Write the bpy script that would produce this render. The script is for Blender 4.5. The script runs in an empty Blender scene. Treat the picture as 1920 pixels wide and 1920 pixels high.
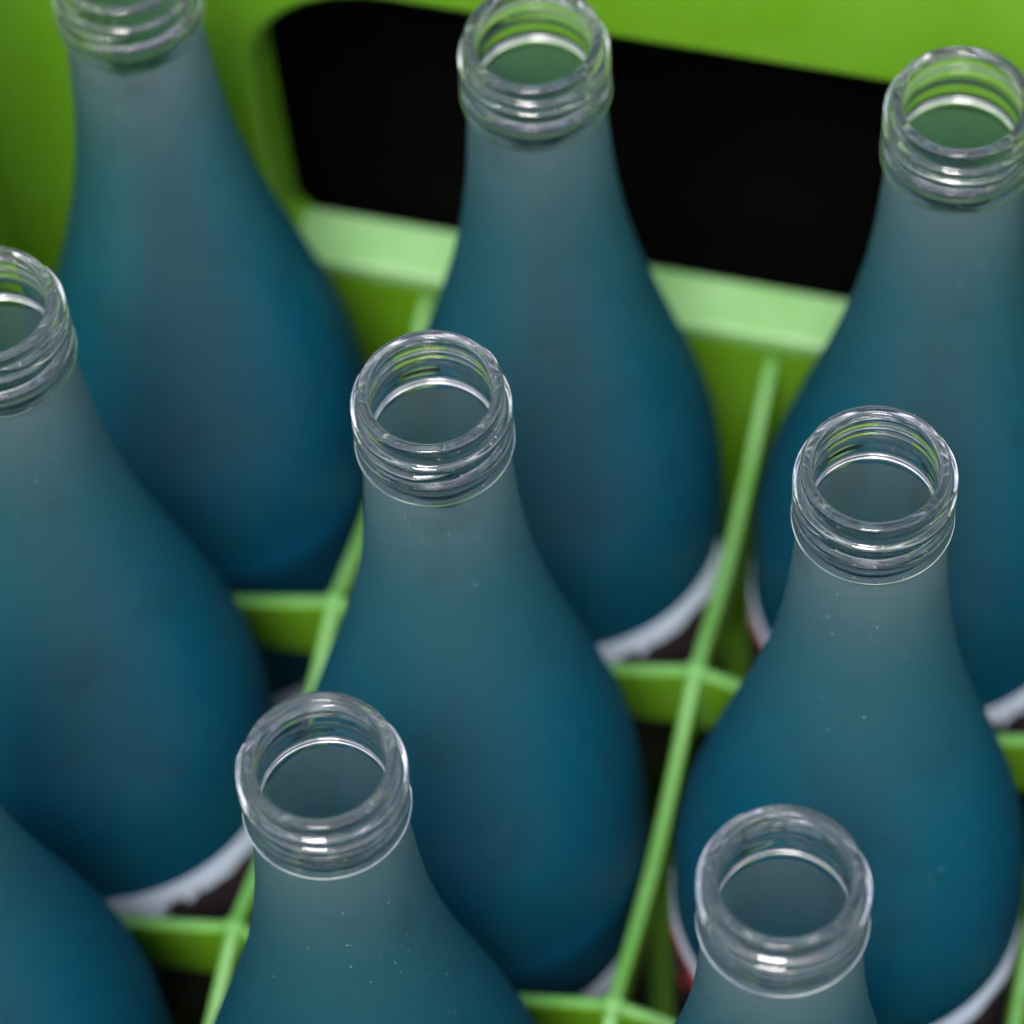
import bpy, bmesh, math, random
from mathutils import Vector, Matrix

sc = bpy.context.scene
P = 0.084            # cell pitch of the crate, metres
RIM = 0.302          # height of the bottle mouths above the ground
BASE = 0.012         # height of the crate floor the bottles stand on
HB = RIM - BASE      # bottle height
FROST = -.0174       # where the clear mouth ends and the frosting starts, below the rim

# ------------------------------------------------------------------ camera
cd = bpy.data.cameras.new("camera")
cam = bpy.data.objects.new("camera", cd)
sc.collection.objects.link(cam)
cd.sensor_width = 36.0
cd.lens = 7.21181807 * 36.0 / 1.920
cd.clip_start = 0.02
cd.clip_end = 200.0
Rm = Matrix(((0.97167301, -0.17955557, 0.1536599),
             (0.23376204, 0.82580435, -0.51322752),
             (-0.03474015, 0.53460918, 0.84438507)))
cam.matrix_world = Matrix.Translation(Vector((2.52491858 * P, -5.53230141 * P, RIM + 6.98432417 * P))) @ Rm.to_4x4()
cd.dof.use_dof = True
cd.dof.focus_distance = 0.7010
cd.dof.aperture_fstop = 9.0
cd.dof.aperture_blades = 0
sc.camera = cam

# ------------------------------------------------------------------ light
SUN_EL, SUN_AZ = math.radians(62), math.radians(176)     # azimuth clockwise from +y
w = bpy.data.worlds.new("World"); sc.world = w; w.use_nodes = True
nt = w.node_tree; N = nt.nodes; L = nt.links
bg = N["Background"]
sky = N.new("ShaderNodeTexSky"); sky.sky_type = 'NISHITA'; sky.sun_disc = False
sky.sun_elevation = SUN_EL; sky.sun_rotation = SUN_AZ
sky.air_density = 1.0; sky.dust_density = 2.5; sky.ozone_density = 1.0
tc = N.new("ShaderNodeTexCoord")
cl = N.new("ShaderNodeTexNoise"); cl.inputs["Scale"].default_value = 2.6; cl.inputs["Detail"].default_value = 5; cl.inputs["Roughness"].default_value = .55
rp = N.new("ShaderNodeValToRGB"); rp.color_ramp.elements[0].position = .40; rp.color_ramp.elements[1].position = .62
cm = N.new("ShaderNodeMix"); cm.data_type = 'RGBA'
cm.inputs["B"].default_value = (14.8, 14.3, 15.2, 1)        # bright cloud, same units as the sky node
L.new(tc.outputs["Generated"], cl.inputs["Vector"]); L.new(cl.outputs["Fac"], rp.inputs["Fac"])
L.new(rp.outputs["Color"], cm.inputs["Factor"]); L.new(sky.outputs["Color"], cm.inputs["A"])
L.new(cm.outputs["Result"], bg.inputs["Color"])
bg.inputs["Strength"].default_value = 0.10
sd = bpy.data.lights.new("sun", 'SUN'); sd.energy = 2.0; sd.angle = math.radians(18); sd.color = (1, .95, .88)
so = bpy.data.objects.new("sun", sd); sc.collection.objects.link(so)
sdir = Vector((math.sin(SUN_AZ) * math.cos(SUN_EL), math.cos(SUN_AZ) * math.cos(SUN_EL), math.sin(SUN_EL)))
so.rotation_euler = sdir.to_track_quat('Z', 'Y').to_euler()
sc.view_settings.view_transform = 'Standard'; sc.view_settings.look = 'None'
sc.view_settings.gamma = 1.0; sc.view_settings.use_curve_mapping = False
sc.view_settings.exposure = 0.8
sc.render.engine = 'CYCLES'
cy = sc.cycles
cy.use_denoising = True
cy.max_bounces = 14; cy.transmission_bounces = 12; cy.glossy_bounces = 6; cy.diffuse_bounces = 4
cy.transparent_max_bounces = 8
cy.use_adaptive_sampling = True; cy.adaptive_threshold = .03
cy.sample_clamp_indirect = 6.0
cy.caustics_reflective = True; cy.caustics_refractive = True

# ------------------------------------------------------------------ helpers
C = sc.collection
rnd = random.Random(7)

def obj(name, mesh, mat=None, parent=None, smooth=True):
    o = bpy.data.objects.new(name, mesh); C.objects.link(o)
    if mat is not None and len(mesh.materials) == 0: mesh.materials.append(mat)
    if smooth:
        for p in mesh.polygons: p.use_smooth = True
    if parent is not None: o.parent = parent
    return o

def mesh_of(name, verts, faces):
    m = bpy.data.meshes.new(name); m.from_pydata(verts, [], faces); m.update(); return m

def box(name, lo, hi, mat, parent=None, bev=0.0015, seg=3):
    bm = bmesh.new(); bmesh.ops.create_cube(bm, size=1)
    for v in bm.verts:
        v.co = Vector([lo[i] + (v.co[i] + .5) * (hi[i] - lo[i]) for i in range(3)])
    if bev: bmesh.ops.bevel(bm, geom=bm.edges[:], offset=bev, segments=seg, affect='EDGES', profile=.5)
    m = bpy.data.meshes.new(name); bm.to_mesh(m); bm.free()
    o = obj(name, m, mat, parent)
    weighted(o)
    return o

def weighted(o):
    md = o.modifiers.new("wn", 'WEIGHTED_NORMAL'); md.keep_sharp = False

class NT:
    """tiny node-building helper"""
    def __init__(s, name):
        s.m = bpy.data.materials.new(name); s.m.use_nodes = True
        s.n = s.m.node_tree.nodes; s.l = s.m.node_tree.links; s.n.clear()
        s.out = s.n.new("ShaderNodeOutputMaterial")
    def node(s, t, ins=None, **kw):
        n = s.n.new("ShaderNode" + t)
        for k, v in kw.items(): setattr(n, k, v)
        for k, v in (ins or {}).items():
            if hasattr(v, "is_linked"): s.l.new(v, n.inputs[k])
            else: n.inputs[k].default_value = v
        return n
    def math(s, op, a, b=None, clamp=False):
        n = s.n.new("ShaderNodeMath"); n.operation = op; n.use_clamp = clamp
        for i, v in enumerate((a, b)):
            if v is None: continue
            if hasattr(v, "is_linked"): s.l.new(v, n.inputs[i])
            else: n.inputs[i].default_value = v
        return n.outputs[0]
    def ramp(s, fac, stops, interp='LINEAR'):
        n = s.n.new("ShaderNodeValToRGB"); cr = n.color_ramp; cr.interpolation = interp
        while len(cr.elements) < len(stops): cr.elements.new(.5)
        for e, (p, c) in zip(cr.elements, stops):
            e.position = p; e.color = c if len(c) == 4 else (*c, 1)
        s.l.new(fac, n.inputs[0]); return n.outputs[0]
    def mix(s, fac, a, b):
        n = s.n.new("ShaderNodeMix"); n.data_type = 'RGBA'
        for k, v in (("Factor", fac), ("A", a), ("B", b)):
            if hasattr(v, "is_linked"): s.l.new(v, n.inputs[k])
            else: n.inputs[k].default_value = v if k == "Factor" else (*v, 1)
        return n.outputs["Result"]
    def mixsh(s, fac, a, b):
        n = s.n.new("ShaderNodeMixShader")
        if hasattr(fac, "is_linked"): s.l.new(fac, n.inputs[0])
        else: n.inputs[0].default_value = fac
        s.l.new(a, n.inputs[1]); s.l.new(b, n.inputs[2]); return n.outputs[0]
    def done(s, sh):
        s.l.new(sh, s.out.inputs["Surface"]); return s.m

# ------------------------------------------------------------------ materials
def plastic(name, base, worn_or_sky_tint, amount, rough):
    t = NT(name)
    co = t.node("TexCoord").outputs["Object"]
    n1 = t.node("TexNoise", {"Vector": co, "Scale": 45.0, "Detail": 6.0, "Roughness": .6}).outputs["Fac"]
    n2 = t.node("TexNoise", {"Vector": co, "Scale": 420.0, "Detail": 4.0, "Roughness": .65}).outputs["Fac"]
    k = t.math('MULTIPLY', t.ramp(n1, [(.35, (0, 0, 0)), (.75, (1, 1, 1))]), amount)
    col = t.mix(k, base, worn_or_sky_tint)
    spots = t.ramp(n2, [(.66, (0, 0, 0)), (.74, (1, 1, 1))])
    col = t.mix(t.math('MULTIPLY', spots, .40), col, (base[0] * .35, base[1] * .4, base[2] * .5))
    bump = t.node("Bump", {"Height": n2, "Strength": .12, "Distance": .0006}).outputs[0]
    rg = t.math('ADD', t.math('MULTIPLY', n1, .22), rough - .1)
    p = t.node("BsdfPrincipled", {"Base Color": col, "Roughness": rg, "IOR": 1.5, "Specular IOR Level": .55,
                                  "Normal": bump})
    return t.done(p.outputs[0])

GREEN = (.125, .325, .008)
M_green = plastic("green_plastic", GREEN, (.16, .38, .03), .6, .42)
M_sky_tint = plastic("sky_tinted_green_plastic", (.21, .47, .16), (.34, .58, .31), .8, .40)  # sky gloss on the ledge, put into the plastic colour

M_edge = plastic("sky_tinted_edge_plastic", (.12, .35, .07), (.20, .43, .16), .7, .40)  # pale sky gloss painted into divider tops and posts

def clear_glass():
    t = NT("clear_glass")
    co = t.node("TexCoord").outputs["Object"]
    n1 = t.node("TexNoise", {"Vector": co, "Scale": 160.0, "Detail": 0.0}).outputs["Fac"]
    n2 = t.node("TexNoise", {"Vector": co, "Scale": 2200.0, "Detail": 0.0}).outputs["Fac"]
    b1 = t.node("Bump", {"Height": n1, "Strength": .15, "Distance": .0005}).outputs[0]
    g = t.node("BsdfGlass", {"Color": (.985, .98, .99, 1), "Roughness": .0, "IOR": 1.52, "Normal": b1}).outputs[0]
    d = t.node("BsdfDiffuse", {"Color": (.7, .7, .72, 1)}).outputs[0]
    sp = t.ramp(n2, [(.80, (0, 0, 0)), (.86, (1, 1, 1))])
    return t.done(t.mixsh(t.math('MULTIPLY', sp, .5), g, d))
M_clear = clear_glass()

def frosted():
    t = NT("frosted_blue_glass")
    co = t.node("TexCoord").outputs["Object"]
    z = t.node("SeparateXYZ", {"Vector": co}).outputs["Z"]
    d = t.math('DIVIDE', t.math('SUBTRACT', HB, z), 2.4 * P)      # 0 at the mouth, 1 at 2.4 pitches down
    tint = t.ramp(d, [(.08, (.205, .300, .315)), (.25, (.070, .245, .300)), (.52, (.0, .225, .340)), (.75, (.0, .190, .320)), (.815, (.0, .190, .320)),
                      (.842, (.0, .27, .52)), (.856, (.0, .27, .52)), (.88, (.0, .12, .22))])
    n1 = t.node("TexNoise", {"Vector": co, "Scale": 60.0, "Detail": 4.0, "Roughness": .6}).outputs["Fac"]
    n2 = t.node("TexNoise", {"Vector": co, "Scale": 1500.0, "Detail": 2.0}).outputs["Fac"]
    n3 = t.node("TexNoise", {"Vector": co, "Scale": 14.0, "Detail": 2.0}).outputs["Fac"]
    smudge = t.ramp(n1, [(.56, (0, 0, 0)), (.72, (1, 1, 1))])
    rv = t.node("ObjectInfo").outputs["Random"]
    tint = t.mix(t.math('MULTIPLY', rv, .34), tint, (.010, .130, .165))      # bottles differ a little in age
    # glass seen obliquely keeps its saturated tint; grey sky sheen is mixed in where it faces the view
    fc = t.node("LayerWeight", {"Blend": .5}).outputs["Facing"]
    tint = t.mix(t.ramp(fc, [(.03, (0, 0, 0)), (.44, (1, 1, 1))]), t.mix(.62, tint, (.185, .200, .225)), tint)  # grey sky sheen painted into the colour where the glass faces the view
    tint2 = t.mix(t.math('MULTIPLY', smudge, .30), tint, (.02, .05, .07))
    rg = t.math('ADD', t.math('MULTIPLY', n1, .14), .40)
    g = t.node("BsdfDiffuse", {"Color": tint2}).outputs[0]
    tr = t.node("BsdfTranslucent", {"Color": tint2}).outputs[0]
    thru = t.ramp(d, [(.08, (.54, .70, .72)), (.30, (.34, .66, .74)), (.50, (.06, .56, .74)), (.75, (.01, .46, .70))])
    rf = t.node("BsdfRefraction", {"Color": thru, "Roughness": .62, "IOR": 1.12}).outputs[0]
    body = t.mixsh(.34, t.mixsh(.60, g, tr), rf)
    gl = t.node("BsdfGlossy", {"Color": (1, 1, 1, 1), "Roughness": rg}).outputs[0]
    body = t.mixsh(.035, body, gl)
    # fine pale dust, stray larger specks, and a frosting edge that is not quite even
    vo = t.node("TexVoronoi", {"Vector": co, "Scale": 1250.0})
    vr = t.node("SeparateColor", {"Color": vo.outputs["Color"]}).outputs
    small = t.math('LESS_THAN', vo.outputs["Distance"], t.math('MULTIPLY', vr["Green"], .30))
    some = t.math('GREATER_THAN', t.math('ADD', vr["Red"], t.math('MULTIPLY', t.math('SUBTRACT', n3, .5), 2.4)), 1.06)
    dust = t.node("BsdfDiffuse", {"Color": (.45, .50, .52, 1)}).outputs[0]
    body = t.mixsh(t.math('MULTIPLY', t.math('MULTIPLY', small, some), t.math('MULTIPLY', vr["Blue"], .60)), body, dust)
    e = t.math('ADD', t.math('SUBTRACT', z, HB + FROST - .0011), t.math('MULTIPLY', t.math('SUBTRACT', n1, .5), .004))
    edge = t.math('MULTIPLY', e, 1600.0, True)
    cg = t.node("BsdfGlass", {"Color": (.9, .95, .96, 1), "Roughness": .12, "IOR": 1.5}).outputs[0]
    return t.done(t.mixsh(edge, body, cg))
M_frost = frosted()

def inner_glass():
    t = NT("inner_bottle_glass")
    g = t.node("BsdfGlass", {"Color": (.92, .97, .98, 1), "Roughness": .12, "IOR": 1.5}).outputs[0]
    return t.done(g)
M_inner = inner_glass()

def paper():
    t = NT("printed_paper_label")
    co = t.node("TexCoord").outputs["Object"]
    s = t.node("SeparateXYZ", {"Vector": co}).outputs
    ang = t.math('ARCTAN2', s["Y"], s["X"])
    n = t.node("TexNoise", {"Vector": co, "Scale": 90.0, "Detail": 3.0}).outputs["Fac"]
    nn = t.math('MULTIPLY', t.math('SUBTRACT', n, .5), .9)
    def blob(a0, half, ztop):
        a = t.math('ABSOLUTE', t.math('SUBTRACT', t.math('ADD', ang, nn), math.radians(a0)))
        m1 = t.math('LESS_THAN', a, math.radians(half))
        m2 = t.math('LESS_THAN', t.math('ADD', s["Z"], t.math('MULTIPLY', nn, .012)), ztop)
        return t.math('MULTIPLY', m1, m2)
    top = HB - 2.05 * P
    col = t.mix(blob(-142, 26, top - .007), (.43, .50, .64), (.45, .035, .03))
    col = t.mix(blob(-36, 13, top - .010), col, (.03, .03, .035))
    low = t.math('LESS_THAN', t.math('ADD', s["Z"], t.math('MULTIPLY', nn, .030)), top - .0105)
    col = t.mix(t.math('MULTIPLY', low, t.math('GREATER_THAN', n, .36)), col, (.022, .016, .020))
    p = t.node("BsdfPrincipled", {"Base Color": col, "Roughness": .5, "Specular IOR Level": .25}).outputs[0]
    return t.done(p)
M_paper = paper()

def flat(name, col, rough, scale, var):
    t = NT(name)
    co = t.node("TexCoord").outputs["Object"]
    n = t.node("TexNoise", {"Vector": co, "Scale": scale, "Detail": 6.0}).outputs["Fac"]
    c = t.mix(n, tuple(x * (1 - var) for x in col), tuple(x * (1 + var) for x in col))
    b = t.node("Bump", {"Height": n, "Strength": .4, "Distance": .002}).outputs[0]
    return t.done(t.node("BsdfPrincipled", {"Base Color": c, "Roughness": rough, "Normal": b, "Specular IOR Level": 0.0}).outputs[0])
M_ground = flat("dark_asphalt", (.03, .03, .032), .9, 120, .5)
M_black = flat("added_black_sheet", (.004, .004, .004), .95, 60, .4)

# ------------------------------------------------------------------ setting
g = obj("ground", mesh_of("ground", [(-30, -30, 0), (30, -30, 0), (30, 30, 0), (-30, 30, 0)], [(0, 1, 2, 3)]), M_ground)
g["kind"] = "structure"; g["label"] = "dark ground under the green bottle crate"
X0, X1, Y0, Y1 = -.555 * P, 3.555 * P, -3.555 * P, .555 * P      # inner faces of the crate walls
WT = .20 * P                                                      # wall thickness
TOPZ = RIM + .012
bw = box("added_black_backing", (X0 - .12, Y1 + WT + .03, .002), (X1 + .12, Y1 + WT + .05, TOPZ + .02), M_black, None, .002)  # made-up black sheet, added so the gap behind the handle opening stays dark
bw["kind"] = "structure"; bw["label"] = "black sheet added behind the crate to keep the handle opening dark"

# ------------------------------------------------------------------ crate
crate = bpy.data.objects.new("bottle_crate", None); C.objects.link(crate)
crate.location = ((X0 + X1) / 2, (Y0 + Y1) / 2, 0)
crate["label"] = "bright green plastic bottle crate with grid dividers and wide handle opening"
crate["category"] = "crate"
OX, OY = crate.location.x, crate.location.y

def rounded(pts_r):
    """closed 2-D outline from (x, y, radius) corners"""
    out = []; n = len(pts_r)
    for i, (x, y, r) in enumerate(pts_r):
        p = Vector((x, y)); a = (Vector(pts_r[i - 1][:2]) - p).normalized(); b = (Vector(pts_r[(i + 1) % n][:2]) - p).normalized()
        if r <= 0: out.append(p); continue
        ang = a.angle(b); dd = r / math.tan(ang / 2)
        s, e = p + a * dd, p + b * dd
        c = p + (a + b).normalized() * (r / math.sin(ang / 2))
        a0 = math.atan2(s.y - c.y, s.x - c.x); a1 = math.atan2(e.y - c.y, e.x - c.x)
        da = (a1 - a0 + math.pi) % (2 * math.pi) - math.pi
        for k in range(9): out.append(c + Vector((math.cos(a0 + da * k / 8), math.sin(a0 + da * k / 8))) * r)
    return out

def panel(name, outlines, thick, bevel):
    cu = bpy.data.curves.new(name, 'CURVE'); cu.dimensions = '2D'; cu.fill_mode = 'BOTH'
    for pts in outlines:
        s = cu.splines.new('POLY'); s.points.add(len(pts) - 1); s.use_cyclic_u = True
        for q, p in zip(s.points, pts): q.co = (p.x, p.y, 0, 1)
    cu.extrude = thick / 2 - bevel; cu.bevel_depth = bevel; cu.bevel_resolution = 3; cu.offset = -bevel
    tmp = bpy.data.objects.new("tmp", cu); C.objects.link(tmp)
    bpy.context.view_layer.update()
    me = bpy.data.meshes.new_from_object(tmp.evaluated_get(bpy.context.evaluated_depsgraph_get()))
    bpy.data.objects.remove(tmp); bpy.data.curves.remove(cu)
    bm = bmesh.new(); bm.from_mesh(me); bmesh.ops.remove_doubles(bm, verts=bm.verts[:], dist=1e-5)
    bmesh.ops.recalc_face_normals(bm, faces=bm.faces[:]); bm.to_mesh(me); bm.free()
    me.name = name; me.materials.clear()
    return me

SILL = RIM - 1.85 * P
HOLE_TOP = RIM - .63 * P - .0035
LW = X1 - X0
hx0, hx1 = X0 + .60 * P, X1 - .60 * P
outer = rounded([(X0 - WT, .004, .004), (X1 + WT, .004, .004), (X1 + WT, TOPZ, .006), (X0 - WT, TOPZ, .006)])
hole = rounded([(hx0 + .03 * P, SILL - .004, .011), (hx1 - .03 * P, SILL - .004, .011), (hx1, HOLE_TOP, .034), (hx0, HOLE_TOP, .034)])
lw_mesh = panel("long_wall", [outer, hole], WT, .0032)
def place_wall(name, me, mat4, m=M_green):
    o = obj(name, me, m, crate); o.matrix_parent_inverse = Matrix.Translation(-crate.location); o.matrix_basis = mat4; weighted(o); return o
TX = Matrix.Rotation(math.pi / 2, 4, 'X')
place_wall("long_wall", lw_mesh, Matrix.Translation((0, Y1 + WT / 2, 0)) @ TX)
place_wall("long_wall", lw_mesh, Matrix.Translation((0, Y0 - WT / 2, 0)) @ TX)
outer2 = rounded([(Y0 + .0004, .004, .003), (Y1 - .0004, .004, .003), (Y1 - .0004, TOPZ - .0006, .003), (Y0 + .0004, TOPZ - .0006, .003)])
hole2 = rounded([(Y0 + 1.05 * P, SILL + .03, .012), (Y1 - 1.05 * P, SILL + .03, .012), (Y1 - 1.05 * P, HOLE_TOP, .02), (Y0 + 1.05 * P, HOLE_TOP, .02)])
sw_mesh = panel("short_wall", [outer2, hole2], WT, .0025)
TY = Matrix.Rotation(math.pi / 2, 4, 'Z') @ TX
place_wall("short_wall", sw_mesh, Matrix.Translation((X0 - WT / 2, 0, 0)) @ TY)
place_wall("short_wall", sw_mesh, Matrix.Translation((X1 + WT / 2, 0, 0)) @ TY)

def cbox(name, lo, hi, mat, bev):
    o = box(name, lo, hi, mat, crate, bev); o.matrix_parent_inverse = Matrix.Translation(-crate.location); return o
for yy in (0, 1):
    ya, yb = (Y1 - .0004, Y1 + .175 * P) if yy == 0 else (Y0 - .175 * P, Y0 + .0004)
    s_ = cbox("handle_sill", (hx0 - .004, ya, SILL - .0055), (hx1 + .004, yb, SILL), M_sky_tint, .0016)
    s_["label"] = "ledge painted pale with sky gloss along the bottom of the handle opening"
fl = cbox("crate_floor", (X0 + .0003, Y0 + .0003, .005), (X1 - .0003, Y1 - .0003, BASE), M_green, .001)

# concave fillets in the corners
def fillet(cx, cy, sx, sy, r=.030):
    vs, fs = [], []; T = TOPZ - .004; n = 24
    for k in range(n + 1):
        a = math.pi / 2 * k / n
        x = cx + sx * (r - r * math.sin(a) + .0002); y = cy + sy * (r - r * math.cos(a) + .0002)
        vs += [(x, y, .013), (x, y, T)]
    for k in range(n): fs.append((2 * k, 2 * k + 2, 2 * k + 3, 2 * k + 1))
    m = len(vs)
    vs += [vs[2 * k + 1] for k in range(n + 1)] + [(cx, cy, T)]
    fs.append(range(m, m + n + 2))
    o = obj("corner_fillet", mesh_of("corner_fillet", vs, fs), M_green, crate); o.matrix_parent_inverse = Matrix.Translation(-crate.location)
fillet(X0, Y1, 1, -1); fillet(X1, Y1, -1, -1); fillet(X0, Y0, 1, 1); fillet(X1, Y0, -1, 1)

# lattice dividers: strips whose top edge dips between the crossings
DT = RIM - 1.915 * P
DIP, DH, DW = .12 * P, .023, .0032
def divider(axis, c, lo, hi, top):
    """strip along axis (0 = x, 1 = y) at cross coordinate c"""
    prof = []
    h = DW / 2; r = .0011
    for k in range(5):
        a = math.pi / 2 * k / 4
        prof.append((h - r + r * math.cos(a), -r + r * math.sin(a), 1))
    for k in range(5):
        a = math.pi / 2 * k / 4
        prof.append((-h + r - r * math.sin(a), -r + r * math.cos(a), 1))
    prof += [(-h * .8, -DH, .35), (h * .8, -DH, .35)]
    n = int((hi - lo) / .0022); vs, fs = [], []
    for i in range(n + 1):
        u = lo + (hi - lo) * i / n
        dip = DIP * abs(math.sin(math.pi * (u / P - .5))) ** 1.15
        for a, b, k in prof:
            q = [0, 0, top - dip * k + b]
            q[axis] = u; q[1 - axis] = c + a
            vs.append(q)
    m = len(prof)
    for i in range(n):
        for j in range(m):
            fs.append((i * m + j, i * m + (j + 1) % m, (i + 1) * m + (j + 1) % m, (i + 1) * m + j))
    fs.append(range(m)); fs.append(range(n * m, n * m + m))
    me = mesh_of("divider", vs, fs)
    bm = bmesh.new(); bm.from_mesh(me); bmesh.ops.recalc_face_normals(bm, faces=bm.faces[:]); bm.to_mesh(me); bm.free()
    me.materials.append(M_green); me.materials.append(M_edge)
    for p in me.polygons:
        if p.normal.z > .6: p.material_index = 1          # up-facing edge gets the painted sky gloss
    o = obj("divider", me, None, crate); o.matrix_parent_inverse = Matrix.Translation(-crate.location); weighted(o)
for k in range(3): divider(1, (k + .5) * P, Y0, Y1, DT)
for k in range(3): divider(0, -(k + .5) * P, X0, X1, DT - .0004)
def knob(x, y):
    vs, fs = [], []; S = 20
    pr = [(.0026, -.024), (.0026, -.0004), (.0022, .0003), (.0014, .0006)]
    for r, z in pr:
        for k in range(S): vs.append((x + r * math.cos(2 * math.pi * k / S), y + r * math.sin(2 * math.pi * k / S), DT + z))
    for i in range(len(pr) - 1):
        for k in range(S): fs.append((i * S + k, i * S + (k + 1) % S, (i + 1) * S + (k + 1) % S, (i + 1) * S + k))
    fs.append(range(3 * S, 4 * S))
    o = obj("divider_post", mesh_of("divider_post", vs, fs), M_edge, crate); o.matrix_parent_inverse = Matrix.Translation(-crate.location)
for i in range(3):
    for j in range(3): knob((i + .5) * P, -(j + .5) * P)

# ------------------------------------------------------------------ bottle meshes (z = 0 at the base)
def interp(tab, z):
    for (z0, r0), (z1, r1) in zip(tab, tab[1:]):
        if z >= z1: return r0 + (r1 - r0) * (z0 - z) / (z0 - z1)
    return tab[-1][1]
def smoothcurve(tab, z):
    """Catmull-Rom through (z, r), z descending"""
    n = len(tab)
    for i in range(n - 1):
        if z >= tab[i + 1][0]:
            p1, p2 = tab[i], tab[i + 1]; p0 = tab[max(i - 1, 0)]; p3 = tab[min(i + 2, n - 1)]
            t = (p1[0] - z) / (p1[0] - p2[0]); h = p1[0] - p2[0]
            m1 = (p2[1] - p0[1]) / max(p0[0] - p2[0], 1e-9) * h; m2 = (p3[1] - p1[1]) / max(p1[0] - p3[0], 1e-9) * h
            return (2*t**3-3*t*t+1)*p1[1] + (t**3-2*t*t+t)*m1 + (-2*t**3+3*t*t)*p2[1] + (t**3-t*t)*m2
    return tab[-1][1]
OUT = [(z * P, r * P) for z, r in [(-.207, .1655), (-.25, .1668), (-.30, .1685), (-.4, .1745), (-.5, .1815), (-.6, .1920), (-.7, .2045), (-.8, .222), (-.9, .241),
       (-1.0, .2645), (-1.1, .2895), (-1.2, .317), (-1.3, .345), (-1.4, .372), (-1.5, .398), (-1.6, .421), (-1.7, .437), (-1.8, .4465),
       (-1.9, .4515), (-2.0, .4535), (-2.1, .4535), (-2.5, .4535), (-3.0, .4535)]]
INN = lambda z: smoothcurve(OUT, z) - interp([(0, .0021), (-.05, .0024), (-.09, .0028), (-.3, .0026)], z)

def lathe(rows, S, phase=0.0):
    vs, fs = [], []
    for row in rows:
        for k in range(S):
            a = 2 * math.pi * k / S + phase
            r, z = row(a) if callable(row) else row
            vs.append((r * math.cos(a), r * math.sin(a), HB + z))
    for i in range(len(rows) - 1):
        for k in range(S):
            fs.append((i * S + k, (i + 1) * S + k, (i + 1) * S + (k + 1) % S, i * S + (k + 1) % S))
    return vs, fs

# finish: bore, lip, helical thread, bead
S1 = 160
def core(z):
    return interp([(-.0006, .01380), (-.0090, .01385), (-.0094, .01398), (-.0098, .01425), (-.0103, .01470), (-.0108, .01496), (-.0113, .01504),
                   (-.0119, .01498), (-.0126, .01475), (-.0133, .01458), (-.0140, .01456), (-.0148, .01472), (-.0154, .01496), (-.0158, .01510), (-.0161, .01514),
                   (-.01635, .01510), (-.0165, .01496), (-.01656, .01480), (-.01662, .01425), (-.01672, .01405), (-.0169, .01396), (FROST, .1655 * P)], z)
TP = .0032
def thread(a, z):
    h = 0
    for turn in range(3):
        u = (a % (2 * math.pi)) / (2 * math.pi) + turn
        if u > 1.8: continue
        zc = -.0031 - TP * u * .93
        fade = min(1, u / .10) * min(1, (1.8 - u) / .10)
        q = abs(z - zc) / .00118
        if q < 1: h += .00125 * fade * (1 - q ** 3.2)
    return h
rows = []
for z in [FROST + .0004 * k for k in range(1)]: pass
inner_zs = [FROST, -.016, -.013, -.010, -.007, -.004, -.0018]
for z in inner_zs: rows.append((INN(FROST) + (z - FROST) * -.012, z))
ri = INN(FROST) + (-.0022 - FROST) * -.012; ro = .01380
for k in range(1, 8):
    a = math.pi / 2 * k / 7; rows.append((ri + .0006 - .0006 * math.cos(a), -.0006 + .0006 * math.sin(a)))
rows.append(((ri + ro) / 2, .00006))
for k in range(0, 7):
    a = math.pi / 2 * k / 7; rows.append((ro - .0006 + .0006 * math.sin(a), -.0006 + .0006 * math.cos(a)))
zl = []
z = -.0010
while z > -.0112: zl.append(z); z -= .00014
zl += [-.0113, -.0116, -.0119, -.0123, -.0126, -.0130, -.0133, -.0137, -.0140, -.0144, -.0148, -.0151, -.0154, -.0156, -.0158, -.0161, -.01635, -.0165,
       -.01656, -.01662, -.01672, -.0169, -.0172]
for z in zl: rows.append((lambda zz: (lambda a: (core(zz) + thread(a, zz), zz)))(z))
rows.append((core(FROST), FROST))
fv, ff = lathe(rows, S1)
finish_mesh = mesh_of("finish", fv, ff); finish_mesh.materials.append(M_clear)
for p in finish_mesh.polygons: p.use_smooth = True

# frosted body (outer skin) and inner wall
S2 = 128
rows = []
zz = FROST; rows.append((core(FROST), FROST))
zb = -HB
z = FROST - .0015
while z > zb + .012: rows.append((smoothcurve(OUT, z), z)); z -= .0022
RB = .4535 * P
for k in range(0, 9):
    a = math.pi / 2 * k / 8; rows.append((RB - .008 + .008 * math.cos(a), zb + .008 - .008 * math.sin(a)))
rows += [(RB - .012, zb + .0012), (.018, zb + .006), (.0005, zb + .0075)]
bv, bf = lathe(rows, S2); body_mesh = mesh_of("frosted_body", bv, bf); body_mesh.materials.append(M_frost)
rows = []
z = FROST
while z > zb + .018: rows.append((INN(z), z)); z -= .0025
RI = INN(zb + .02)
for k in range(0, 8):
    a = math.pi / 2 * k / 7; rows.append((RI - .008 + .008 * math.cos(a), zb + .016 - .008 * math.sin(a)))
rows += [(.018, zb + .0105), (.0005, zb + .0115)]
iv, if_ = lathe(rows, S2); inner_mesh = mesh_of("inner_wall", iv, [f[::-1] for f in if_]); inner_mesh.materials.append(M_inner)
# label: a thin paper sleeve
LT, LB_, LR = -2.055 * P, -3.15 * P, RB + .00022
rows = [(LR - .0002, LT), (LR, LT - .0001), (LR, (LT + LB_) / 2), (LR, LB_ + .0001), (LR - .0002, LB_)]
lv, lf = lathe(rows, S2, math.radians(-200))
lf = [f for i, f in enumerate(lf) if (i % S2) * 360 / S2 < 198]; label_mesh = mesh_of("paper_label", lv, lf); label_mesh.materials.append(M_paper)

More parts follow.
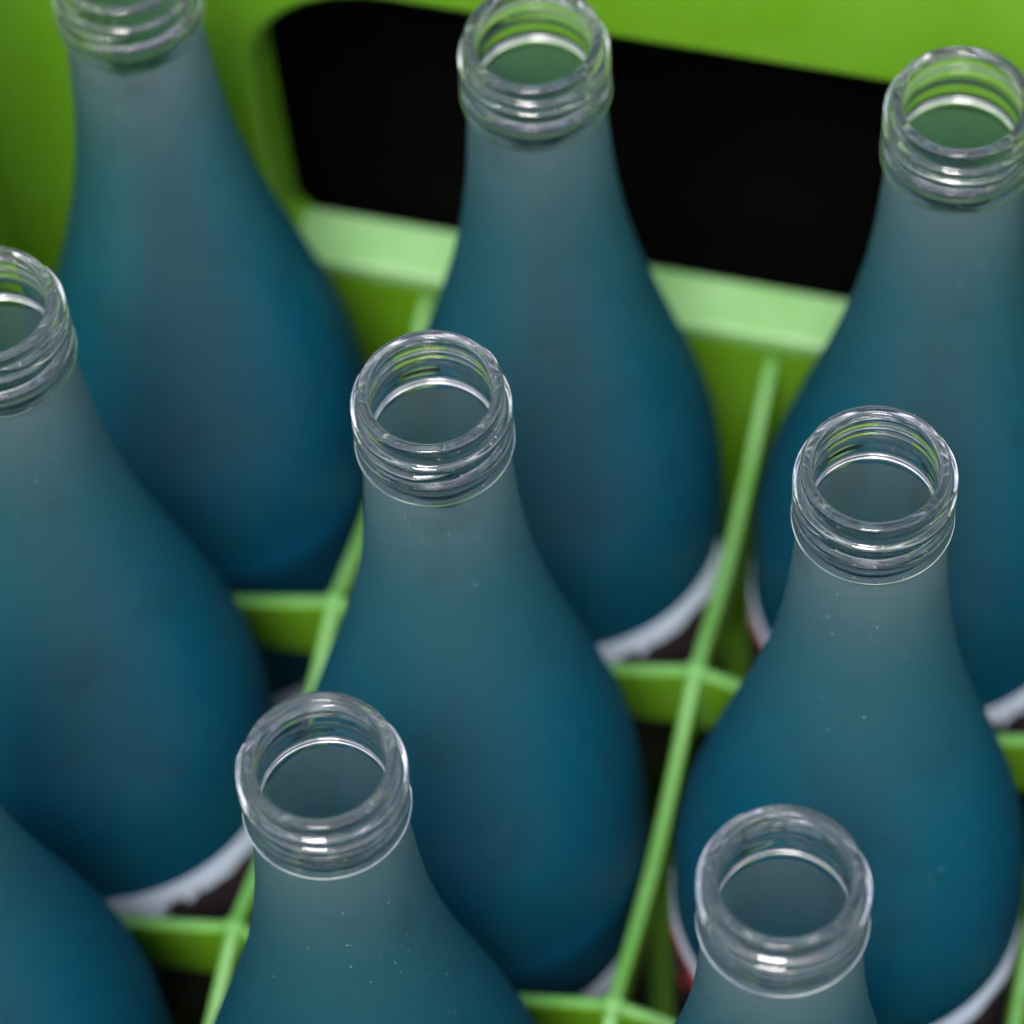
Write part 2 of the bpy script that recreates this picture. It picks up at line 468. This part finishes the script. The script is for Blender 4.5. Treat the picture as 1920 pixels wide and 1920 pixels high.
# ------------------------------------------------------------------ bottles
LABELS = {
 (0, 0): "frosted blue bottle in the far left corner, mouth cut off by the top edge",
 (1, 0): "frosted blue bottle in the back row, mouth against the black handle opening",
 (2, 0): "frosted blue bottle in the back row at the right, mouth cut by the right edge",
 (3, 0): "frosted blue bottle in the far right corner cell of the crate, outside the picture",
 (0, 1): "frosted blue bottle in the middle row at the left, mouth cut by the left edge",
 (1, 1): "frosted blue bottle at the centre with a sharp clear threaded mouth",
 (2, 1): "frosted blue bottle in the middle row at the right, sharp mouth wholly in view",
 (3, 1): "frosted blue bottle in the middle row beside the right wall, outside the picture",
 (0, 2): "frosted blue bottle at bottom left showing only its shoulder",
 (1, 2): "frosted blue bottle at the bottom left of centre, dusty neck and soft mouth",
 (2, 2): "frosted blue bottle at the bottom right, soft wide mouth and short neck in view",
 (3, 2): "frosted blue bottle in the third row beside the right wall, outside the picture",
 (0, 3): "frosted blue bottle in the near left corner cell of the crate, outside the picture",
 (1, 3): "frosted blue bottle second from left in the near row, outside the picture",
 (2, 3): "frosted blue bottle third from left in the near row, outside the picture",
 (3, 3): "frosted blue bottle in the near right corner cell of the crate, outside the picture",
}
OFF = {(1, 0): (-.004, -.006), (2, 0): (.004, .017), (1, 1): (.004, -.02), (2, 1): (-.004, -.011), (1, 2): (.007, .038), (2, 2): (-.003, -.018),
       (0, 1): (-.030, -.003), (0, 0): (-.018, .02), (0, 2): (0, 0)}
LDROP = {(1, 1): -.30, (0, 0): -.7, (2, 1): .07, (2, 0): -.03}
SPIN = {(1, 1): 20, (2, 1): -35, (1, 2): 150, (2, 2): 95, (1, 0): 200, (2, 0): 60, (0, 0): 10, (0, 1): 280, (0, 2): 40}
for (c, r), lab in LABELS.items():
    b = bpy.data.objects.new("frosted_bottle", None); C.objects.link(b)
    ox, oy = OFF.get((c, r), (0, 0))
    top = Vector(((c + ox) * P, (-r + oy) * P, RIM)); bot = Vector(((c + .02) * P, -r * P + oy * .3 * P, BASE + .0003))
    b.location = bot
    b.rotation_mode = 'QUATERNION'; b.rotation_quaternion = Vector((0, 0, 1)).rotation_difference(top - bot)
    b["label"] = lab; b["category"] = "bottle"; b["group"] = "frosted bottles standing in the crate"
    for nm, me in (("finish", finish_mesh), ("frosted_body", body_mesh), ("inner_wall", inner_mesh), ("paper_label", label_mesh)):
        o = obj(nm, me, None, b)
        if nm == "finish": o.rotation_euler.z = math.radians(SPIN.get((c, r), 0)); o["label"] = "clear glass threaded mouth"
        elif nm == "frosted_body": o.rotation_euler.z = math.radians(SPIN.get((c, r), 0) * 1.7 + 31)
        elif nm == "paper_label":
            o.location.z = LDROP.get((c, r), 0) * P; o["label"] = "white paper label with red and dark print"
